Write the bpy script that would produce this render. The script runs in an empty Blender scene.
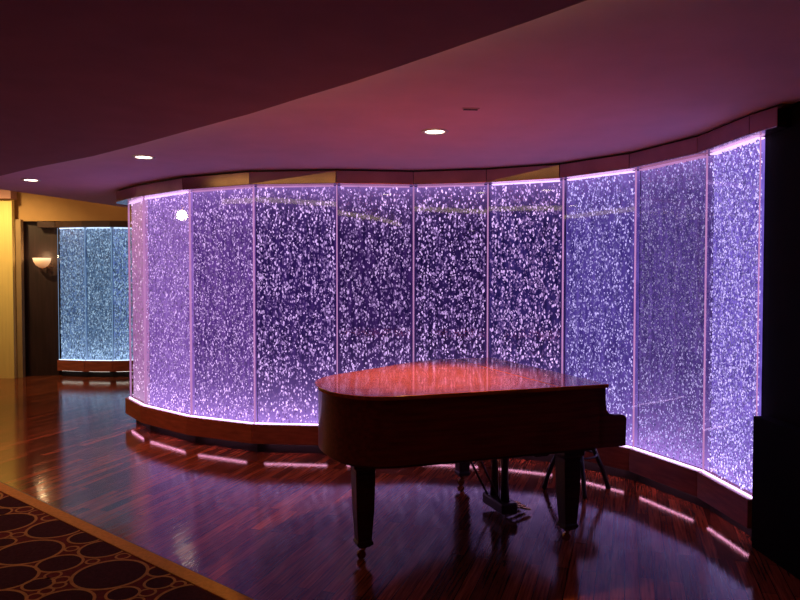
import bpy, math, random
from mathutils import Matrix, Vector
random.seed(7)
R = math.radians
C = bpy.context.scene.collection
scn = bpy.context.scene
scn.view_settings.view_transform = 'Standard'
scn.view_settings.look = 'None'
scn.view_settings.exposure = 0.0

# ------------------------------------------------------------------ helpers
def tag(o, label=None, cat=None, group=None, kind=None):
    if label: o['label'] = label
    if cat: o['category'] = cat
    if group: o['group'] = group
    if kind: o['kind'] = kind
    return o

class Geo:
    """collects vertices and faces, with a material slot per face"""
    def __init__(s): s.v = []; s.f = []; s.m = []; s.smooth = []
    def add(s, vs, fs, mi=0, sm=False):
        k = len(s.v); s.v += [tuple(p) for p in vs]
        for f in fs:
            s.f.append(tuple(i + k for i in f)); s.m.append(mi); s.smooth.append(sm)
        return s
    def box(s, x0, x1, y0, y1, z0, z1, mi=0):
        vs = [(x, y, z) for x in (x0, x1) for y in (y0, y1) for z in (z0, z1)]
        return s.add(vs, [(0,1,3,2),(4,6,7,5),(0,4,5,1),(2,3,7,6),(0,2,6,4),(1,5,7,3)], mi)
    def prism(s, pts, z0, z1, mi=0, sm=False):
        n = len(pts)
        vs = [(p[0], p[1], z0) for p in pts] + [(p[0], p[1], z1) for p in pts]
        s.add(vs, [tuple(range(n-1, -1, -1)), tuple(range(n, 2*n))], mi)
        k = len(s.v) - 2*n
        for i in range(n):
            j = (i+1) % n
            s.f.append((k+i, k+j, k+n+j, k+n+i)); s.m.append(mi); s.smooth.append(sm)
        return s
    def loft(s, rings, mi=0, sm=True, cap=True):
        n = len(rings[0]); k = len(s.v)
        for r in rings: s.v += [tuple(p) for p in r]
        for a in range(len(rings)-1):
            for i in range(n):
                j = (i+1) % n
                s.f.append((k+a*n+i, k+a*n+j, k+(a+1)*n+j, k+(a+1)*n+i)); s.m.append(mi); s.smooth.append(sm)
        if cap:
            s.f.append(tuple(k+i for i in range(n-1, -1, -1))); s.m.append(mi); s.smooth.append(False)
            b = k + (len(rings)-1)*n
            s.f.append(tuple(b+i for i in range(n))); s.m.append(mi); s.smooth.append(False)
        return s
    def lathe(s, prof, cx=0, cy=0, n=32, mi=0, a0=0, a1=2*math.pi, cap=True):
        full = abs(a1-a0-2*math.pi) < 1e-6
        rings = []
        for r, z in prof:
            cnt = n if full else n+1
            rings.append([(cx+r*math.cos(a0+(a1-a0)*i/n), cy+r*math.sin(a0+(a1-a0)*i/n), z) for i in range(cnt)])
        if full: return s.loft(rings, mi, True, cap)
        k = len(s.v); cnt = n+1
        for r in rings: s.v += r
        for a in range(len(rings)-1):
            for i in range(n):
                s.f.append((k+a*cnt+i, k+a*cnt+i+1, k+(a+1)*cnt+i+1, k+(a+1)*cnt+i)); s.m.append(mi); s.smooth.append(True)
        return s
    def tube(s, pts, rad, n=10, mi=0):
        rings = []
        P = [Vector(p) for p in pts]
        for i, p in enumerate(P):
            t = (P[min(i+1, len(P)-1)] - P[max(i-1, 0)]).normalized()
            up = Vector((0,0,1)) if abs(t.z) < .9 else Vector((0,1,0))
            a = t.cross(up).normalized(); b = t.cross(a).normalized()
            r = rad[i] if isinstance(rad, (list, tuple)) else rad
            rings.append([p + a*r*math.cos(2*math.pi*k/n) + b*r*math.sin(2*math.pi*k/n) for k in range(n)])
        return s.loft(rings, mi)
    def build(s, name, mats, parent=None, bevel=0, xf=None, fix=True):
        me = bpy.data.meshes.new(name)
        vs = [tuple(xf @ Vector(v)) for v in s.v] if xf else s.v
        me.from_pydata(vs, [], s.f)
        if not isinstance(mats, (list, tuple)): mats = [mats]
        for m in mats: me.materials.append(m)
        me.polygons.foreach_set('material_index', s.m)
        me.polygons.foreach_set('use_smooth', s.smooth)
        me.update()
        if fix:
            import bmesh
            bm = bmesh.new(); bm.from_mesh(me)
            bmesh.ops.recalc_face_normals(bm, faces=bm.faces); bm.to_mesh(me); bm.free()
        o = bpy.data.objects.new(name, me); C.objects.link(o)
        if parent: o.parent = parent
        if bevel:
            b = o.modifiers.new('bevel', 'BEVEL'); b.width = bevel; b.segments = 2
            b.limit_method = 'ANGLE'; b.angle_limit = R(40)
        return o

def empty(name, loc, rz, label, cat, group=None):
    o = bpy.data.objects.new(name, None); C.objects.link(o)
    o.location = loc; o.rotation_euler = (0, 0, rz); o.empty_display_size = .1
    return tag(o, label, cat, group)
def inv(o):
    return (Matrix.Translation(o.location) @ Matrix.Rotation(o.rotation_euler.z, 4, 'Z')).inverted()

# ------------------------------------------------------------------ materials
def new_mat(name):
    m = bpy.data.materials.new(name); m.use_nodes = True
    nt = m.node_tree; b = nt.nodes['Principled BSDF']
    return m, nt, b
def L(nt, a, b): nt.links.new(a, b)
def N(nt, t, **kw):
    n = nt.nodes.new(t)
    for k, v in kw.items(): setattr(n, k, v)
    return n
def ramp(nt, fac, stops):
    r = N(nt, 'ShaderNodeValToRGB')
    while len(r.color_ramp.elements) < len(stops): r.color_ramp.elements.new(.5)
    for e, (p, c) in zip(r.color_ramp.elements, stops): e.position = p; e.color = (*c, 1)
    L(nt, fac, r.inputs[0]); return r.outputs[0]
def noise(nt, scale=5, detail=4, vec=None, sc=(1,1,1), rot=0):
    tc = N(nt, 'ShaderNodeTexCoord'); mp = N(nt, 'ShaderNodeMapping')
    mp.inputs['Scale'].default_value = sc; mp.inputs['Rotation'].default_value = (0,0,rot)
    L(nt, tc.outputs['Object'], mp.inputs[0])
    n = N(nt, 'ShaderNodeTexNoise'); n.inputs['Scale'].default_value = scale; n.inputs['Detail'].default_value = detail
    L(nt, mp.outputs[0], n.inputs['Vector']); return n.outputs['Fac']
def paint(name, c, rough=.8, var=.12, metal=0, scale=4, sc=(1,1,1), coat=0, spec=.5, bump=0):
    m, nt, b = new_mat(name)
    f = noise(nt, scale, 4, sc=sc)
    L(nt, ramp(nt, f, [(.3, tuple(x*(1-var) for x in c)), (.7, tuple(min(1, x*(1+var)) for x in c))]), b.inputs['Base Color'])
    b.inputs['Roughness'].default_value = rough; b.inputs['Metallic'].default_value = metal
    b.inputs['Coat Weight'].default_value = coat; b.inputs['Coat Roughness'].default_value = .04
    b.inputs['Specular IOR Level'].default_value = spec
    if bump:
        bp = N(nt, 'ShaderNodeBump'); bp.inputs['Strength'].default_value = bump; bp.inputs['Distance'].default_value = .004
        L(nt, noise(nt, 120, 2), bp.inputs['Height']); L(nt, bp.outputs[0], b.inputs['Normal'])
    return m
def glow(name, c, s, sample='AUTO'):
    m, nt, b = new_mat(name)
    nt.nodes.remove(b); e = N(nt, 'ShaderNodeEmission')
    f = noise(nt, 9, 2)
    L(nt, ramp(nt, f, [(.3, tuple(x*.85 for x in c)), (.7, c)]), e.inputs[0]); e.inputs[1].default_value = s
    L(nt, e.outputs[0], nt.nodes['Material Output'].inputs[0])
    m.cycles.emission_sampling = sample
    return m

M = {}
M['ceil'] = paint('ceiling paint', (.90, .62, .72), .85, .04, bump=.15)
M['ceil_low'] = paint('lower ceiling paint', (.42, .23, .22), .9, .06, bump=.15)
M['cream'] = paint('cream wall', (.85, .68, .26), .7, .05, sc=(9,9,.4))
M['cream_dim'] = paint('shaded wall return', (.35, .24, .13), .8, .08)  # darker copy of cream, the pier's shadow side put into the colour
M['olive'] = paint('ochre wall', (.50, .30, .13), .8, .05)
M['dark_wall'] = paint('dark panelling', (.030, .014, .016), .45, .3, sc=(6,6,.5))
M['black_wall'] = paint('near black wall', (.006, .003, .004), .8, .3, spec=.08)
M['plinth'] = paint('red brown stained plinth', (.38, .10, .065), .32, .25, scale=3, sc=(2,2,12), coat=.2)
M['kick'] = paint('black toe kick', (.008,.006,.008), .7)
M['bronze'] = paint('polished bronze', (.42, .24, .22), .17, .15, metal=1)
M['bronze_dark'] = paint('dark bronze edge', (.08, .05, .05), .35, .2, metal=.6)
M['brass'] = paint('brass', (.55, .33, .10), .25, .1, metal=1)
M['white_trim'] = paint('white lamp ring', (.75, .68, .66), .5, .05)
M['lamp'] = glow('warm lamp', (1, .82, .62), 14)
M['lamp_soft'] = glow('warm lamp lens', (1, .82, .62), 14)
M['led'] = glow('lilac led', (.80, .55, 1.0), 4.5)
M['led_top'] = glow('lilac led top', (.78, .48, 1.0), 2.2)
M['led_under'] = glow('pink led below plinth', (1.0, .40, .66), 6.5)
M['led_blue'] = glow('pale blue led', (.62, .80, 1.0), 2.4)
M['led_under_blue'] = glow('white led below plinth', (1.0, .93, .80), 2.6)
M['seam'] = glow('pink lit glass edge', (.80, .34, .76), .8, 'NONE')
M['seam_blue'] = glow('blue lit glass edge', (.30, .48, .75), .7, 'NONE')
M['cove'] = glow('warm cove light', (1, .74, .24), 2.3)

def floor_mat():
    m, nt, b = new_mat('red mahogany strip floor')
    tc = N(nt, 'ShaderNodeTexCoord'); mp = N(nt, 'ShaderNodeMapping')
    mp.inputs['Rotation'].default_value = (0, 0, R(-72))     # boards run away to the right
    L(nt, tc.outputs['Object'], mp.inputs[0])
    br = N(nt, 'ShaderNodeTexBrick')
    br.inputs['Scale'].default_value = 1; br.inputs['Brick Width'].default_value = 1.1; br.inputs['Row Height'].default_value = .075
    br.inputs['Mortar Size'].default_value = .0025; br.offset = .37
    br.inputs['Color1'].default_value = (.38, .088, .036, 1); br.inputs['Color2'].default_value = (.12, .026, .014, 1)
    br.inputs['Mortar'].default_value = (.012, .004, .003, 1)
    L(nt, mp.outputs[0], br.inputs['Vector'])
    m2 = N(nt, 'ShaderNodeMapping'); m2.inputs['Scale'].default_value = (1.2, 26, 1); L(nt, mp.outputs[0], m2.inputs[0])
    n = N(nt, 'ShaderNodeTexNoise'); n.inputs['Scale'].default_value = 3; n.inputs['Detail'].default_value = 5; L(nt, m2.outputs[0], n.inputs['Vector'])
    g = ramp(nt, n.outputs['Fac'], [(.3, (.35,.35,.35)), (.7, (1.25,1.25,1.25))])
    mx = N(nt, 'ShaderNodeMix', data_type='RGBA', blend_type='MULTIPLY'); mx.inputs[0].default_value = 1
    L(nt, br.outputs['Color'], mx.inputs[6]); L(nt, g, mx.inputs[7]); L(nt, mx.outputs[2], b.inputs['Base Color'])
    rr = N(nt, 'ShaderNodeMapRange'); rr.inputs[3].default_value = .05; rr.inputs[4].default_value = .15
    L(nt, n.outputs['Fac'], rr.inputs[0]); L(nt, rr.outputs[0], b.inputs['Roughness'])
    bp = N(nt, 'ShaderNodeBump'); bp.inputs['Strength'].default_value = .25; bp.inputs['Distance'].default_value = .002
    L(nt, n.outputs['Fac'], bp.inputs['Height']); L(nt, bp.outputs[0], b.inputs['Normal'])
    b.inputs['Specular IOR Level'].default_value = .42
    return m
M['floor'] = floor_mat()

def glass_mat():
    m, nt, b = new_mat('clear glass sheet'); nt.nodes.remove(b)
    t = N(nt, 'ShaderNodeBsdfTransparent'); g = N(nt, 'ShaderNodeBsdfGlossy'); fr = N(nt, 'ShaderNodeFresnel')
    fr.inputs[0].default_value = 1.7; g.inputs['Roughness'].default_value = .03
    t.inputs[0].default_value = (.96, .96, 1, 1)
    bp = N(nt, 'ShaderNodeBump'); bp.inputs['Strength'].default_value = .06; bp.inputs['Distance'].default_value = .01
    L(nt, noise(nt, 6, 1, sc=(1,1,.25)), bp.inputs['Height']); L(nt, bp.outputs[0], g.inputs['Normal'])
    mx = N(nt, 'ShaderNodeMixShader'); L(nt, fr.outputs[0], mx.inputs[0]); L(nt, t.outputs[0], mx.inputs[1]); L(nt, g.outputs[0], mx.inputs[2])
    L(nt, mx.outputs[0], nt.nodes['Material Output'].inputs[0]); return m
M['glass'] = glass_mat()

def bubble_mat():
    m, nt, b = new_mat('glowing air bubbles'); nt.nodes.remove(b)
    a = N(nt, 'ShaderNodeAttribute'); a.attribute_name = 'glow'
    e = N(nt, 'ShaderNodeEmission'); L(nt, a.outputs['Color'], e.inputs[0]); e.inputs[1].default_value = 1
    L(nt, e.outputs[0], nt.nodes['Material Output'].inputs[0]); m.cycles.emission_sampling = 'NONE'; return m
M['bubbles'] = bubble_mat()

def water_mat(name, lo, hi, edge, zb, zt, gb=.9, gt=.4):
    """glowing water between the sheets: streaky columns, falloff from the lamps below and above painted into the emission"""
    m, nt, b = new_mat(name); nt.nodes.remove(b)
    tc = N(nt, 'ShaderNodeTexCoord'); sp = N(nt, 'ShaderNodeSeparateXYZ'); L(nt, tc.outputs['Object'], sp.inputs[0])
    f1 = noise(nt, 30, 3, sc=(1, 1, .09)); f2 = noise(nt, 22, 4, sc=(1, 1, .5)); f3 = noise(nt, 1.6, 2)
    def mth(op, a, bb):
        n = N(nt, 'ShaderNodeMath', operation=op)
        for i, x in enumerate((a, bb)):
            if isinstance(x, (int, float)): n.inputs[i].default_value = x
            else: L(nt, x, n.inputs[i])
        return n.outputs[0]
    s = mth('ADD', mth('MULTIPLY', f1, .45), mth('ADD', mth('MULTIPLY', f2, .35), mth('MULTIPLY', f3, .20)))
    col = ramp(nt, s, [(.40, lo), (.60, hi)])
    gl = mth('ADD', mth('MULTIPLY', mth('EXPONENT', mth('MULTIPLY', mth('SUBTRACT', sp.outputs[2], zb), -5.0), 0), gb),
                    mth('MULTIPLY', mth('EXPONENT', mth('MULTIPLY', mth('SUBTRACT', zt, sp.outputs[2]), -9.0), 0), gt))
    em = N(nt, 'ShaderNodeMix', data_type='RGBA'); L(nt, gl, em.inputs[0]); L(nt, col, em.inputs[6]); em.inputs[7].default_value = (*edge, 1)  # strip lamp falloff mixed into the emission colour
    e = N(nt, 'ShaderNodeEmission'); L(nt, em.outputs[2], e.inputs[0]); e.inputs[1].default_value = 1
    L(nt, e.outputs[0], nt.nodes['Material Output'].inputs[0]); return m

def piano_mat(name, c, rough, coat):
    m, nt, b = new_mat(name)
    f = noise(nt, 4, 5, sc=(1, 12, 12))
    L(nt, ramp(nt, f, [(.3, tuple(x*.6 for x in c)), (.7, tuple(x*1.25 for x in c))]), b.inputs['Base Color'])
    b.inputs['Roughness'].default_value = rough; b.inputs['Coat Weight'].default_value = coat; b.inputs['Coat Roughness'].default_value = .05
    return m
M['lid'] = piano_mat('red lacquered mahogany lid', (.62, .14, .020), .12, .5)
M['case'] = piano_mat('dark mahogany case', (.20, .036, .026), .35, .25)
M['leg'] = piano_mat('dark mahogany leg', (.045, .012, .010), .4, .2)
M['stool_leg'] = piano_mat('dark stool wood', (.020, .009, .009), .45, .1)
M['leather'] = paint('black leather', (.015, .010, .012), .45, .2, bump=.3)
M['ivory'] = paint('ivory key', (.7, .66, .55), .3, .04)
M['ebony'] = paint('black key', (.01, .01, .01), .25, .1)

# ------------------------------------------------------------------ plan of the room (metres, camera at the origin, looking along +y)
F, H, HZ = 700.0, 1.62, 280.0
def at(px, d): return ((px - 400) / F * d, d)
ZB, ZT, ZC, ZLOW, ZHIGH = .28, 2.49, 2.625, 2.50, 3.45
seams = [at(*p) for p in [(128.5, 7.95), (143.5, 7.45), (189.5, 6.86), (253.5, 6.50), (337, 6.42), (413.5, 6.50), (487.5, 6.36), (562.5, 6.08), (634.5, 5.55), (705, 4.87), (758, 4.24)]]
bseams = [at(*p) for p in [(58, 11.75), (85, 11.62), (112, 11.60), (141, 11.7)]]

def offs(P, d):
    """mitred offset of an open polyline; +d goes to the room side (right of travel)"""
    out = []
    for i, p in enumerate(P):
        ns = []
        for a, b in ((i-1, i), (i, i+1)):
            if a >= 0 and b < len(P):
                t = Vector((P[b][0]-P[a][0], P[b][1]-P[a][1])).normalized(); ns.append(Vector((t.y, -t.x)))
        n = sum(ns, Vector((0, 0))).normalized(); k = d / max(.5, n.dot(ns[0]))
        out.append((p[0]+n.x*k, p[1]+n.y*k))
    return out

# ---- shell
def struct(name, g, mat, **k):
    o = g.build(name, mat, **k); o['kind'] = 'structure'; return o
struct('floor', Geo().box(-7.3, 3.0, -3.2, 13.0, -.06, 0), M['floor'])
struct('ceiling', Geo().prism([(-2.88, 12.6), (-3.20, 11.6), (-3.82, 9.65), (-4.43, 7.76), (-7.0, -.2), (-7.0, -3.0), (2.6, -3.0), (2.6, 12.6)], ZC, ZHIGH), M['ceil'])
struct('ceiling_upper', Geo().box(-7.2, 2.8, -3.2, 12.8, ZHIGH+.002, ZHIGH+.1), M['olive'])
edge = [(-6.98, 6.5), (-4.45, 6.72), (-3.42, 5.98), (-2.85, 5.50), (-2.18, 5.0), (-1.65, 4.53), (-1.17, 4.08), (-.80, 3.74), (-.49, 3.42), (-.22, 3.15), (0, 2.91), (.22, 2.66), (.43, 2.42), (.63, 2.18), (.85, 1.85), (1.2, 1.2), (1.6, .2), (2.0, -1.2), (2.25, -2.98)]
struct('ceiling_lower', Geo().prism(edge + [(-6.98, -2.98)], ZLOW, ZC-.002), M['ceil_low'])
# backing wall right behind the bubble panels
bk0, bk1 = offs(seams, -.16), offs(seams, -.30)
g = Geo(); g.prism(bk0 + bk1[::-1], 0, ZC-.002); struct('wall_back', g, M['black_wall'])
g = Geo(); g.prism([(bk0[0][0]-.002, bk0[0][1]+.03), (bk0[0][0]+.12, bk0[0][1]+.03), (-2.55, 12.5), (-2.67, 12.5)], 0, ZC-.002); struct('wall_side', g, M['dark_wall'])
struct('wall_far', Geo().box(-7.2, -2.4, 12.3, 12.5, 0, ZHIGH), M['dark_wall'])
# ochre wall over the blue niche, and the dark wall with the lamp
ax, ay = at(23, 11.75)
struct('wall_niche', Geo().prism([(ax, ay), (bseams[0][0]-.05, 11.85), (bseams[0][0]-.05, 11.97), (ax, 11.92)], 0, 2.60), M['dark_wall'])
struct('wall_upper', Geo().prism([(-7.0, 11.68), (-2.9, 11.62), (-2.9, 11.9), (-7.0, 11.98)], 2.60, ZHIGH), M['olive'])
bb0, bb1 = offs(bseams, -.12), offs(bseams, -.2)
struct('wall_niche_back', Geo().prism(bb0+bb1[::-1], 0, 2.598), M['black_wall'])
cx, cy = at(13, 11.5)
struct('wall_pier', Geo().box(-7.0, cx, 11.5, 11.58, 0, 2.94), M['cream'])
struct('trim_1', Geo().box(-7.0, at(22, 11.6)[0], 11.585, 11.67, 0, 2.62), M['cream_dim'])
struct('trim_2', Geo().box(-7.0, cx+.03, 11.42, 11.60, 2.945, ZHIGH), M['ceil_low'])
struct('wall_left', Geo().box(-7.25, -7.0, -3.2, 12.5, 0, ZHIGH), M['cream_dim'])
struct('wall_front', Geo().box(-7.2, 2.8, -3.2, -3.0, 0, ZHIGH), M['ceil_low'])
e = seams[-1]
rx = e[0] + .06
struct('wall_right', Geo().prism([(rx, e[1]-.01), (rx+.045, 3.2), (rx+.12, -3.0), (rx+.5, -3.0), (rx+.5, e[1]+.5), (rx, e[1]+.5)], 0, ZC-.002), M['black_wall'])
struct('trim_3', Geo().prism([(rx-.095, e[1]-.03), (rx-.002, e[1]-.03), (rx+.036, 3.2), (rx+.112, -3.0), (rx+.02, -3.0), (rx-.05, 3.2)], 0, .80), M['black_wall'], bevel=.006)

# ------------------------------------------------------------------ bubble panels
def bubbles_mesh(name, parent, w, n, cols, bmul, seed, slim=1.0, blo=0.0, ends=(0, 0)):
    rnd = random.Random(seed)
    V = []; Fc = []; col = []
    lanes = max(3, int(w / .030))
    strength = [rnd.uniform(.5, 1.3) for _ in range(lanes)]
    # octahedron, stretched upwards, slightly irregular
    for i in range(int(n*2.3)):
        lane = rnd.randrange(lanes)
        if rnd.random() > strength[lane]: lane = rnd.randrange(lanes)
        x = (lane + .5 + rnd.gauss(0, .30)) / lanes * (w - .05) + .025
        x = min(max(x, .018 + .046*max(0, ends[0])), w - .018 - .046*max(0, ends[1]))
        z = ZB + .015 + (ZT - ZB - .03) * rnd.random()
        y = rnd.uniform(.014, .046)
        s = rnd.choice((.6, .75, .9, 1.05, 1.3)) * slim
        a = .0058 * s; h = a * rnd.uniform(1.1, 2.7)
        tilt = rnd.uniform(-.35, .35) * h
        k = len(V)
        ring = [(a*math.cos(q), a*math.sin(q)*.8) for q in (0, 1.047, 2.094, 3.1416, 4.189, 5.236)]
        V.append((x+tilt, y, z+h))
        for (p, q) in ring: V.append((x+p+tilt*.35, y+q, z+h*.45))
        for (p, q) in ring: V.append((x+p*.95-tilt*.35, y+q*.9, z-h*.45))
        V.append((x-tilt, y, z-h))
        for j in range(6):
            j2 = (j+1) % 6
            Fc += [(k, k+1+j, k+1+j2), (k+1+j, k+7+j, k+7+j2, k+1+j2), (k+13, k+7+j2, k+7+j)]
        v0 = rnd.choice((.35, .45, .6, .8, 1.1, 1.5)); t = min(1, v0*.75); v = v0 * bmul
        edge_b = 1 + 1.3*math.exp(-(z-ZB)/.22) + .6*math.exp(-(ZT-z)/.18)  # lamp falloff near bottom and top painted into the bubble glow
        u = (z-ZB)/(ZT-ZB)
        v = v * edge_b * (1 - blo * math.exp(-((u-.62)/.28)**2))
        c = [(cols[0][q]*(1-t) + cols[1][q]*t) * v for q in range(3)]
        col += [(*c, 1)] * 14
    me = bpy.data.meshes.new(name); me.from_pydata(V, [], Fc); me.materials.append(M['bubbles'])
    at_ = me.color_attributes.new('glow', 'FLOAT_COLOR', 'POINT')
    at_.data.foreach_set('color', [q for c in col for q in c])
    o = bpy.data.objects.new(name, me); C.objects.link(o); o.parent = parent; o['kind'] = 'stuff'
    return o

def panel(i, a, b, label, group, lo, hi, edgec, n, cols, bmul, led, ledt, seam, slim=1, blo=0, gb=.9, gt=.4, ends=(0, 0)):
    w = math.hypot(b[0]-a[0], b[1]-a[1]); rz = math.atan2(b[1]-a[1], b[0]-a[0])
    t = empty('bubble_panel', (a[0], a[1], 0), rz, label, 'water panel', group)
    G = Geo().add([(.004, 0, ZB+.004), (w-.004, 0, ZB+.004), (w-.004, 0, ZT), (.004, 0, ZT)], [(0,1,2,3)])
    G.build('glass_pane', M['glass'], t, fix=False)
    m = water_mat('glowing water %s' % label[:24], lo, hi, edgec, ZB, ZT, gb, gt)
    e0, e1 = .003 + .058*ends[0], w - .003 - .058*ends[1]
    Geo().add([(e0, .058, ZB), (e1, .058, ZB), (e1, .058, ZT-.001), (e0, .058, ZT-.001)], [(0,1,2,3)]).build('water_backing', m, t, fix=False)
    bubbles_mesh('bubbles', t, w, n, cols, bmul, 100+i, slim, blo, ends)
    sw = .0055; sd_ = .022 if i < 3 else .008
    Geo().box(.0005, sw, .002, sd_, ZB, ZT).build('edge_strip', seam, t)
    Geo().box(w-sw, w-.0005, .002, sd_, ZB, ZT).build('edge_strip', seam, t)
    Geo().box(sw+.002, w-sw-.002, -.010, -.002, ZB+.001, ZB+.010).build('light_strip', led, t)
    Geo().box(sw+.03, w-sw-.03, .004, .05, ZT-.012, ZT-.002).build('light_strip', ledt, t)
    return t

lil = ((.26, .09, .60), (.80, .50, 1.0)); blu = ((.17, .10, .70), (.62, .50, 1.0)); pk = ((.75, .35, .80), (.95, .60, .95))
E = (.56, .30, 1.0)
grp = 'purple bubble wall panels'
def turn(P, i):
    """tangent of half the turn at seam i, positive where the wall bulges into the room"""
    if i <= 0 or i >= len(P)-1: return 0
    a = math.atan2(P[i][1]-P[i-1][1], P[i][0]-P[i-1][0]); b = math.atan2(P[i+1][1]-P[i][1], P[i+1][0]-P[i][0])
    return math.tan((b-a)/2)
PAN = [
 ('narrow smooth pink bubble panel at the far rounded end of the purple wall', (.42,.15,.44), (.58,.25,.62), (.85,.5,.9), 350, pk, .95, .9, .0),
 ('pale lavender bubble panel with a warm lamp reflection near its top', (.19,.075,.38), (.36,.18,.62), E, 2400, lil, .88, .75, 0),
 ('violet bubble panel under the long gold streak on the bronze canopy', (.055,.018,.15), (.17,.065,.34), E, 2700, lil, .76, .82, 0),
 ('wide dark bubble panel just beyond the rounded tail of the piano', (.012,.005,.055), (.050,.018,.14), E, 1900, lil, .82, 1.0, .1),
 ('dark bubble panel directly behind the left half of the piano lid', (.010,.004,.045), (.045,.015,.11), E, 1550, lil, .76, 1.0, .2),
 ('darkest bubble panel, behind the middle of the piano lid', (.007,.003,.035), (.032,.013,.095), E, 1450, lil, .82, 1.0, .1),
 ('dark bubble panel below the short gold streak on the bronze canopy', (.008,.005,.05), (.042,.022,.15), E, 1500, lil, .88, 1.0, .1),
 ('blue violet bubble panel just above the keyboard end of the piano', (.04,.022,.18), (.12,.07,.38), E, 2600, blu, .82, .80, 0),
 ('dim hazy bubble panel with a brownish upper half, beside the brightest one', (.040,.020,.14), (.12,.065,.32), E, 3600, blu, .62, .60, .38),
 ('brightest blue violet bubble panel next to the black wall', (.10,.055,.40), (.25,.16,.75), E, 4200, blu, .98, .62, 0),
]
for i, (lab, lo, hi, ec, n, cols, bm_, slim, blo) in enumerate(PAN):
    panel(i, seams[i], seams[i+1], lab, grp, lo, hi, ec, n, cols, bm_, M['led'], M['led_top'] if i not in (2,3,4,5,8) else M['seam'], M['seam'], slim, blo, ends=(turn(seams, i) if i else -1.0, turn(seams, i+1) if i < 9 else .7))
bc = ((.10, .22, .52), (.50, .74, 1.0))
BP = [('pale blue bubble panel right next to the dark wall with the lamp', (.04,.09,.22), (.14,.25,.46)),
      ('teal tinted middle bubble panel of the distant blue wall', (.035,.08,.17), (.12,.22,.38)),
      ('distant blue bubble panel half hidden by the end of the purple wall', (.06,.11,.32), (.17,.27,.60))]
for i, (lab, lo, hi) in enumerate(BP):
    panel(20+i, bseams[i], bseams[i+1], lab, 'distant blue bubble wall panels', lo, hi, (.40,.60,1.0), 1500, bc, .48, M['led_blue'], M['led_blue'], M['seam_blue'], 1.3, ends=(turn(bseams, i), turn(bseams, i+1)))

# ------------------------------------------------------------------ plinth and canopy that follow the wall
def ribbon(root, name, P, d0, d1, z0, z1, mat, gap=.0015, bevel=.004, lo=0, hi=None, tilt={}):
    A, B = offs(P, d0), offs(P, d1); I = inv(root)
    for i in range(lo, (hi or len(P)) - 1):
        def lp(Q, s): return (Q[i][0]+(Q[i+1][0]-Q[i][0])*s, Q[i][1]+(Q[i+1][1]-Q[i][1])*s)
        s = gap / max(.05, math.hypot(P[i+1][0]-P[i][0], P[i+1][1]-P[i][1]))
        G = Geo().prism([lp(A, s), lp(A, 1-s), lp(B, 1-s), lp(B, s)], z0, z1)
        if i in tilt:       # face leaned over the room on purpose, to mirror the cove as a gold streak
            nx_, ny_ = P[i+1][1]-P[i][1], -(P[i+1][0]-P[i][0]); ln_ = math.hypot(nx_, ny_)
            for q, tl in ((0, tilt[i][0]), (1, tilt[i][1])):
                x, y, z = G.v[q]; k = tl*(z1-z0)/ln_; G.v[q] = (x-nx_*k, y-ny_*k, z)
        G.build(name, mat, root, bevel=bevel, xf=I)

def under_led(root, P, mat):
    A, B = offs(P, -.010), offs(P, .004); I = inv(root)
    for i in range(len(P)-1):
        def lp(Q, s): return (Q[i][0]+(Q[i+1][0]-Q[i][0])*s, Q[i][1]+(Q[i+1][1]-Q[i][1])*s)
        G = Geo().prism([lp(A, .12), lp(A, .88), lp(B, .88), lp(B, .12)], .093, .098)
        G.build('light_strip', mat, root, xf=I)

pl = empty('wall_plinth', (seams[4][0], seams[4][1], 0), 0, 'long curved red brown plinth under the purple bubble wall, behind the piano', 'plinth')
ext = [(seams[0][0]+.10, seams[0][1]+.45)] + seams
ribbon(pl, 'plinth_segment', ext, .045, -.15, .10, ZB, M['plinth'])
ribbon(pl, 'toe_kick', ext, -.06, -.10, 0, .099, M['kick'], bevel=0)
under_led(pl, seams, M['led_under'])
bp_ = empty('wall_plinth', (bseams[1][0], bseams[1][1], 0), 0, 'short red brown plinth under the distant blue bubble wall', 'plinth')
ribbon(bp_, 'plinth_segment', bseams, .045, -.11, .10, ZB, M['plinth'])
ribbon(bp_, 'toe_kick', bseams, -.06, -.10, 0, .099, M['kick'], bevel=0)
under_led(bp_, bseams, M['led_under_blue'])

cn = empty('canopy', (seams[4][0], seams[4][1], ZT), 0, 'polished bronze canopy band curving along the top of the purple bubble wall', 'canopy')
nose = [(seams[0][0]+.30, seams[0][1]+.42), (seams[0][0]+.12, seams[0][1]+.36), (seams[0][0]-.02, seams[0][1]+.24), (seams[0][0]-.08, seams[0][1]+.08)]
fs = nose[1:] + [(seams[0][0]-.02, seams[0][1]-.06)] + [s for s in seams[1:]] + [(seams[-1][0]+.05, seams[-1][1]-.22), (seams[-1][0]+.12, seams[-1][1]-1.2)]
ribbon(cn, 'canopy_segment', fs, .075, -.14, ZT+.003, ZC-.018, M['bronze'], hi=len(fs)-1, tilt={5: (.075, .075), 6: (0, .06), 9: (0, .08)})
ribbon(cn, 'shadow_gap', fs, .045, -.14, ZC-.0175, ZC-.001, M['bronze_dark'], bevel=0, gap=0, hi=len(fs)-1)
bcn = empty('canopy', (bseams[1][0], bseams[1][1], ZT), 0, 'dark canopy strip along the top of the distant blue bubble wall', 'canopy')
ribbon(bcn, 'canopy_segment', [(bseams[0][0]-.3, bseams[0][1]-.02)] + bseams, .06, -.11, ZT+.003, 2.597, M['bronze_dark'])

# warm cove light along the step of the ceiling
cv = Geo(); o0, o1 = offs(edge, -.012), offs(edge, -.003)
for i in range(2, len(edge)-4):
    cv.prism([o0[i], o0[i+1], o1[i+1], o1[i]], ZLOW+.035, ZC-.03)
tag(cv.build('cove_light', M['cove']), 'slim warm light band along the step between the two ceilings', 'light')

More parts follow.
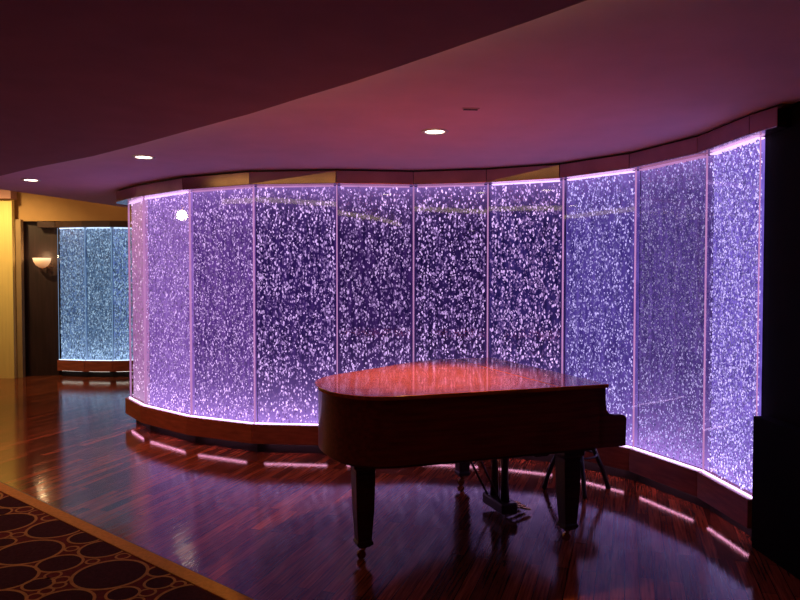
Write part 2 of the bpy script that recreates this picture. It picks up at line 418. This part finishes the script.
# ------------------------------------------------------------------ carpet
def carpet():
    x0, x1 = -6.9, 1.45
    ln = lambda x: 5.48 + (-3.13 - x) * .836
    pts = [(x0, ln(x0)), (x1, ln(x1)), (x1, -2.9), (x0, -2.9)]
    g = Geo(); g.prism(pts, .0005, .009, 0)
    rnd = random.Random(3); cs = []
    nx, ny = .836/math.hypot(1, .836), 1/math.hypot(1, .836)
    def sd(x, y): return ((x+3.13)*nx + (y-5.48)*ny)      # >0 outside
    for r0, tries in ((.185, 1600), (.15, 2000), (.115, 5000), (.085, 7000), (.06, 11000), (.04, 14000)):
        for _ in range(tries):
            r = r0 * rnd.uniform(.9, 1.1)
            x = rnd.uniform(-5.2, .6); y = rnd.uniform(1.2, 7.2)
            if sd(x, y) > -.13 + r*.5 or x < x0+.3: continue
            ok = True
            for (a, b, q) in cs:
                dd = (a-x)**2 + (b-y)**2
                if dd < (r+q-.012)**2: ok = False; break
            if ok: cs.append((x, y, r))
    for ci, (x, y, r) in enumerate(cs):
        n = 40; V = []; Fq = []; wd = .0075 + r*.02
        for k in range(n):
            a = 2*math.pi*k/n; p1 = (x+(r-wd)*math.cos(a), y+(r-wd)*math.sin(a)); p2 = (x+(r+wd*.6)*math.cos(a), y+(r+wd*.6)*math.sin(a))
            for p in (p1, p2):
                s = sd(*p) + .095
                if s > 0: p = (p[0]-nx*s, p[1]-ny*s)
                V.append((p[0], p[1], .0102 + (ci % 9)*.0002))
        for k in range(n):
            j = (k+1) % n; Fq.append((2*k, 2*k+1, 2*j+1, 2*j))
        g.add(V, Fq, 1)
        if r > .07:
            V2 = [(x+(r-wd)*math.cos(2*math.pi*k/n), y+(r-wd)*math.sin(2*math.pi*k/n)) for k in range(n)]
            V2 = [(p[0]-nx*max(0, sd(*p)+.095), p[1]-ny*max(0, sd(*p)+.095), .0098) for p in V2]
            g.add(V2, [tuple(range(n))], 2)
    fld = paint('burgundy carpet', (.12, .022, .017), .95, .25, scale=60, bump=.6, spec=.1)
    rg = paint('gold carpet rings', (.42, .23, .070), .95, .15, scale=60, bump=.6, spec=.1)
    dk = paint('dark carpet ring centres', (.045, .012, .012), .95, .3, scale=60, bump=.6, spec=.1)
    o = g.build('carpet', [fld, rg, dk], fix=False)
    tag(o, 'dark burgundy carpet patterned with gold rings of many sizes', 'carpet')
    b = Geo(); t = Vector((1, -.836)).normalized(); n2 = Vector((nx, ny))
    def bnd(d0, d1, z, mi):
        P = []
        for x, d in ((x0, d0), (x1, d0), (x1, d1), (x0, d1)):
            p = Vector((x, ln(x))) + n2*d; P.append((p.x, p.y))
        b.prism(P, .0015, z, mi)
    bnd(-.088, 0, .013, 0); bnd(0.002, .012, .011, 1)
    b.build('border_band', [paint('gold carpet border', (.60, .33, .085), .95, .12, scale=50, bump=.5, spec=.1), M['bronze_dark']], o)
carpet()

# ------------------------------------------------------------------ grand piano
def piano():
    loc = Vector((1.26, 4.21, 0)); u = Vector((-.943, -.332, 0)).normalized()
    rz = math.atan2(u.y, u.x)              # local +x = towards the tail; local +y = away from the bass side?  (left of u)
    t = empty('grand_piano', loc, rz, 'closed grand piano in red mahogany standing on the dark strip floor', 'piano')
    # local: x to tail, y: left of u. u points left-and-near, so its left is towards the camera (bass side): y=0 bass, y<0 treble
    def bez(P, n=10):
        out = []
        for i in range(len(P)):      # closed catmull-rom
            p0, p1, p2, p3 = [Vector(P[(i+k) % len(P)]) for k in (-1, 0, 1, 2)]
            for s in range(n):
                q = s/n
                out.append(.5*((2*p1) + (-p0+p2)*q + (2*p0-5*p1+4*p2-p3)*q*q + (-p0+3*p1-3*p2+p3)*q**3))
        return out
    W = -1.56
    curve = [(1.20,0),(1.38,-.012),(1.52,-.07),(1.63,-.22),(1.675,-.45),(1.655,-.68),(1.56,-.87),(1.38,-1.02),(1.15,-1.17),(.95,-1.31),(.78,-1.43),(.62,-1.52),(.45,W)]
    def smooth_open(P, n=6):
        P = [Vector(p) for p in P]; out = []
        for i in range(len(P)-1):
            p0 = P[max(0, i-1)]; p1 = P[i]; p2 = P[i+1]; p3 = P[min(len(P)-1, i+2)]
            for s in range(n):
                q = s/n
                out.append(.5*((2*p1)+(-p0+p2)*q+(2*p0-5*p1+4*p2-p3)*q*q+(-p0+3*p1-3*p2+p3)*q**3))
        out.append(P[-1]); return out
    S = smooth_open(curve)
    def outline(ins, x0):
        # shrink towards the inside by ins
        full = [Vector((x0, 0))] + S + [Vector((x0, W))]
        A = offs([(p.x, p.y) for p in full], ins)   # right of travel
        A[0] = (x0, A[0][1]); A[-1] = (x0, A[-1][1]); return A
    test = outline(.02, 0)
    if test[1][1] > 0: sg = -1
    else: sg = 1
    FL = .34
    main = [(FL, 0)] + [(p.x, p.y) for p in S if p.x > FL] + [(FL, W)]
    Geo().prism(main, .968, .992, sm=False).build('lid', M['lid'], t, bevel=.006)
    Geo().prism([(-.005, 0), (FL-.0015, 0), (FL-.0015, W), (-.005, W)], .968, .992).build('lid_flap', M['lid'], t, bevel=.006)
    ro = outline(.022*sg, .02); ri = outline(.07*sg, .02)
    n = len(ro); g = Geo()
    z0, z1 = .605, .966
    V = [(x, y, z) for z in (z0, z1) for (x, y) in ro] + [(x, y, z) for z in (z0, z1) for (x, y) in ri]
    Fq = []
    for i in range(n-1):
        Fq += [(i, i+1, n+i+1, n+i), (2*n+i, 3*n+i, 3*n+i+1, 2*n+i+1), (n+i, n+i+1, 3*n+i+1, 3*n+i), (i, 2*n+i, 2*n+i+1, i+1)]
    Fq += [(0, n, 3*n, 2*n), (n-1, 3*n-1, 4*n-1, 2*n-1)]
    g.add(V, Fq, 0, True); o = g.build('case', M['case'], t)
    md = o.modifiers.new('edges', 'EDGE_SPLIT'); md.split_angle = R(35)
    Geo().prism([(x, y) for x, y in outline(.045*sg, .06)], .585, .612).build('bottom_board', M['leg'], t, bevel=.004)
    # bracing beams
    g = Geo(); g.box(.35, .45, -1.35, -.10, .56, .60); g.box(.4, 1.3, -.42, -.34, .565, .60); g.box(.4, 1.1, -.90, -.82, .565, .60); g.build('brace', M['leg'], t, bevel=.004)
    # key arms with the scooped top
    prof = [(.05,.60),(-.145,.60),(-.15,.765),(-.143,.785),(-.125,.793),(-.06,.797),(-.025,.806),(-.006,.830),(.0,.866),(.004,.966),(.05,.966)]
    for y0, y1 in ((-.022-.045, -.022), (W+.022, W+.022+.045)):
        g = Geo(); k = len(prof)
        V = [(x, y0, z) for x, z in prof] + [(x, y1, z) for x, z in prof]
        F_ = [tuple(range(k)), tuple(range(2*k-1, k-1, -1))] + [(i, (i+1) % k, k+(i+1) % k, k+i) for i in range(k)]
        g.add(V, F_); g.build('key_arm', M['case'], t, bevel=.003)
    Geo().box(-.145, .30, W+.07, -.07, .585, .655).build('keybed', M['case'], t, bevel=.006)
    Geo().box(-.149, -.125, W+.068, -.068, .60, .70).build('key_slip', M['case'], t, bevel=.004)
    g = Geo(); pf = [(.03,.70),(-.118,.70),(-.122,.716),(-.10,.735),(-.02,.765),(.0,.80),(.01,.964),(.03,.964)]
    k = len(pf); y0, y1 = W+.069, -.069
    g.add([(x, y0, z) for x, z in pf] + [(x, y1, z) for x, z in pf], [tuple(range(k)), tuple(range(2*k-1, k-1, -1))] + [(i, (i+1) % k, k+(i+1) % k, k+i) for i in range(k)])
    g.build('fallboard', M['case'], t, bevel=.003)
    # legs: square tapered with a moulded head, brass ferrule and caster
    for (x, y) in ((.17, -.17), (.30, W+.10), (1.45, -.32)):
        g = Geo()
        def sq(r, z):
            r *= .86; return [(x-r, y-r, z), (x+r, y-r, z), (x+r, y+r, z), (x-r, y+r, z)]
        g.loft([sq(.085,.60), sq(.085,.545), sq(.072,.535), sq(.066,.52), sq(.068,.50), sq(.062,.30), sq(.052,.16), sq(.048,.115), sq(.056,.11), sq(.056,.09), sq(.044,.085), sq(.042,.075)], sm=False)
        lg = g.build('leg', M['leg'], t, bevel=.004)
        c = Geo(); c.lathe([(.018,.075),(.022,.066),(.014,.056),(.014,.05)], x, y, 14)
        k = [(x+.012+.026*math.cos(a), y-.012, .027+.026*math.sin(a)) for a in [2*math.pi*q/16 for q in range(16)]]
        c.loft([k, [(p[0], y+.012, p[2]) for p in k]], sm=True); c.build('caster', M['brass'], lg)
    # lyre: two posts, foot box and three pedals
    lx, ly = .33, -.77
    g = Geo(); g.box(lx-.045, lx+.045, ly-.15, ly+.15, .52, .60); g.build('lyre_head', M['leg'], t, bevel=.01)
    for s in (-1, 1):
        g = Geo(); g.tube([(lx, ly+s*.085, .53), (lx, ly+s*.088, .45), (lx, ly+s*.075, .34), (lx, ly+s*.072, .24), (lx, ly+s*.08, .10)], [.030,.028,.024,.026,.032], 14)
        g.build('lyre_post', M['leg'], t)
    for s in (-1, 0, 1): Geo().tube([(lx, ly+s*.03, .53), (lx, ly+s*.03, .10)], .004, 6).build('pedal_rod', M['brass'], t)
    g = Geo(); g.box(lx-.06, lx+.06, ly-.155, ly+.155, .035, .11); g.build('lyre_foot', M['leg'], t, bevel=.012)
    for s in (-1, 1): Geo().tube([(lx+.03, ly+s*.1, .08), (lx+.30, ly+s*.12, .60)], .008, 8).build('lyre_brace', M['leg'], t)
    for s in (-1, 0, 1):
        g = Geo(); yy = ly+s*.07
        g.loft([[(lx-.05, yy-.010, .050), (lx-.05, yy+.010, .050), (lx-.05, yy+.010, .065), (lx-.05, yy-.010, .065)],
                [(lx-.12, yy-.014, .042), (lx-.12, yy+.014, .042), (lx-.12, yy+.014, .055), (lx-.12, yy-.014, .055)],
                [(lx-.16, yy-.022, .030), (lx-.16, yy+.022, .030), (lx-.16, yy+.022, .042), (lx-.16, yy-.022, .042)],
                [(lx-.20, yy-.014, .022), (lx-.20, yy+.014, .022), (lx-.20, yy+.014, .034), (lx-.20, yy-.014, .034)]], sm=False)
        g.build('pedal', M['brass'], t, bevel=.003)
piano()

# ------------------------------------------------------------------ stool by the keyboard
def stool():
    t = empty('piano_stool', (1.37, 5.40, 0), R(-158), 'dark round stool with splayed legs by the keyboard end of the piano', 'stool')
    Geo().lathe([(.0,.43),(.165,.43),(.172,.437),(.172,.458),(.165,.463),(0,.463)], n=36).build('seat_base', M['stool_leg'], t)
    Geo().lathe([(.0,.464),(.160,.464),(.175,.475),(.178,.490),(.168,.507),(.12,.517),(0,.521)], n=36).build('seat', M['leather'], t)
    for k in range(4):
        a = R(45+90*k) + R(23); c, s = math.cos(a), math.sin(a)
        pts = [(.10,.43),(.115,.36),(.15,.27),(.195,.17),(.228,.08),(.242,.03),(.25,.0)]
        Geo().tube([(c*r, s*r, z) for r, z in pts], [.022,.021,.019,.018,.017,.018,.02], 12).build('leg', M['stool_leg'], t)
    Geo().tube([(.15*math.cos(q), .15*math.sin(q), .27) for q in [2*math.pi*i/24 for i in range(25)]], .008, 8).build('stretcher', M['stool_leg'], t)
stool()

# ------------------------------------------------------------------ lamps
def spot(name, x, y, z, e, col, size=R(95), blend=.8, rad=.05, tgt=None):
    l = bpy.data.lights.new(name, 'SPOT'); l.energy = e; l.color = col; l.spot_size = size; l.spot_blend = blend; l.shadow_soft_size = rad
    o = bpy.data.objects.new(name, l); C.objects.link(o); o.location = (x, y, z)
    if tgt: o.rotation_euler = (Vector(tgt)-Vector((x,y,z))).to_track_quat('-Z', 'Y').to_euler()
    return o
def downlight(x, y, z, label, group=None):
    t = empty('recessed_downlight', (x, y, z), 0, label, 'ceiling light', group)
    Geo().lathe([(.062,-.001),(.066,-.008),(.088,-.008),(.093,-.004),(.093,-.001)], n=36, cap=False).build('trim_ring', M['white_trim'], t)
    Geo().lathe([(0,-.003),(.062,-.003)], n=36, cap=False).build('lens', M['lamp_soft'], t)
    return t
dl = [((.236, 4.76), 'recessed ceiling downlight right above the grand piano'),
      ((-2.09, 5.74), 'recessed ceiling downlight near the ceiling step, above the purple wall\'s pale panels'),
      ((-3.70, 7.05), 'recessed ceiling downlight near the distant blue bubble wall')]
WARM = (1.0, .42, .16)
for (x, y), lab in dl: downlight(x, y, ZC, lab, 'recessed downlights in the pink ceiling')
spot('lamp_piano', .236, 4.76, ZC-.03, 250, (1, .50, .12), R(62), .9, tgt=(.18, 4.55, 1))
spot('lamp_mid', -2.09, 5.74, ZC-.03, 42, WARM, R(110), .9)
spot('lamp_left', -3.70, 7.05, ZC-.03, 95, WARM, R(120), .9)

v = empty('ceiling_vent', (*at(470, 4.22*.98), ZC), R(4), 'tiny dark slot in the pink ceiling beside the downlight over the piano', 'vent')
Geo().box(-.050, .050, -.022, .022, -.006, -.001).build('slot_frame', M['ceil'], v)
Geo().box(-.042, .042, -.012, .012, -.008, -.0062).build('slot', M['kick'], v)

def sconce():
    x, y = at(43, 11.70)
    t = empty('wall_sconce', (x, y, 1.93), R(-3), 'small glowing half bowl sconce on the dark wall beside the blue panels', 'wall lamp')
    prof = [(.005,-.11),(.05,-.10),(.10,-.065),(.135,-.01),(.15,.055),(.143,.055),(.128,-.005),(.095,-.055),(.045,-.09),(.005,-.10)]
    m, nt, b = new_mat('glowing amber glass')
    tc = N(nt, 'ShaderNodeTexCoord'); sp = N(nt, 'ShaderNodeSeparateXYZ'); L(nt, tc.outputs['Object'], sp.inputs[0])
    rr = N(nt, 'ShaderNodeMapRange'); rr.inputs[1].default_value = -.11; rr.inputs[2].default_value = .055; L(nt, sp.outputs[2], rr.inputs[0])
    L(nt, ramp(nt, rr.outputs[0], [(0, (.28,.09,.03)), (.6, (.75,.38,.16)), (1, (1,.80,.50))]), b.inputs['Emission Color'])
    b.inputs['Emission Strength'].default_value = 1.1; b.inputs['Base Color'].default_value = (.8,.5,.25,1)
    Geo().lathe(prof, 0, 0, 24, a0=math.pi, a1=2*math.pi).build('bowl_shade', m, t)
    Geo().box(-.04, .04, -.012, -.001, -.06, .05).build('back_plate', M['brass'], t, bevel=.003)
    Geo().lathe([(0,-.135),(.012,-.13),(.016,-.118),(.008,-.108),(0,-.107)], 0, -.012, 12).build('finial', M['brass'], t)
    l = bpy.data.lights.new('sconce_bulb', 'POINT'); l.energy = 2.5; l.color = (1,.6,.3); l.shadow_soft_size = .03
    o = bpy.data.objects.new('sconce_bulb', l); C.objects.link(o); o.location = (x, y-.10, 2.02)
sconce()

def area(name, loc, size, e, col, rot):
    l = bpy.data.lights.new(name, 'AREA'); l.shape = 'RECTANGLE'; l.size, l.size_y = size; l.energy = e; l.color = col
    o = bpy.data.objects.new(name, l); C.objects.link(o); o.location = loc; o.rotation_euler = rot; return o
# warm lamps of the far hallway, hung in the high ceiling strip out of sight
spot('hall_lamp', -6.5, 10.3, 3.38, 200, (1, .66, .26), R(120), .8, .08, tgt=(-6.45, 11.2, 1.2))
spot('hall_lamp_far', -4.9, 10.2, 3.38, 22, (1, .55, .22), R(140), .8, .08, tgt=(-4.9, 11.6, 3.0))
pd = empty('pendant_lamp', (-6.2, 7.67, 2.62), 0, 'small warm pendant globe in the hallway left of the carpet', 'lamp')
Geo().lathe([(0,-.08),(.04,-.07),(.07,-.04),(.08,0),(.07,.04),(.04,.07),(0,.08)], n=24, cap=False).build('globe', glow('warm globe', (1, .80, .50), 55), pd)
Geo().tube([(0,0,.06), (0,0,ZHIGH-2.62)], .006, 8).build('stem', M['brass'], pd)
# unseen warm fill lamps added over the carpet, each given a downlight fitting
for k, (x, y) in enumerate(((-3.9, 2.6), (-1.2, .6), (-4.0, -.8))):
    downlight(x, y, ZLOW, ['added unseen fill downlight over the carpet by the hallway side', 'added unseen fill downlight over the carpet where the viewer stands', 'added unseen fill downlight over the carpet near the back of the room'][k])
    spot('fill_lamp_carpet', x, y, ZLOW-.03, (70, 30, 40)[k], (1, .45, .18), R(130), .9)

# ------------------------------------------------------------------ world and camera
w = bpy.data.worlds.new('world'); scn.world = w; w.use_nodes = True
w.node_tree.nodes['Background'].inputs[0].default_value = (.02, .01, .02, 1)
cam = bpy.data.cameras.new('camera'); co = bpy.data.objects.new('camera', cam); C.objects.link(co)
cam.sensor_width = 36; cam.lens = F/800*36
pitch = math.atan((300-HZ)/F)
co.location = (0, 0, H); co.rotation_euler = (math.pi/2 - pitch, 0, 0)
scn.camera = co
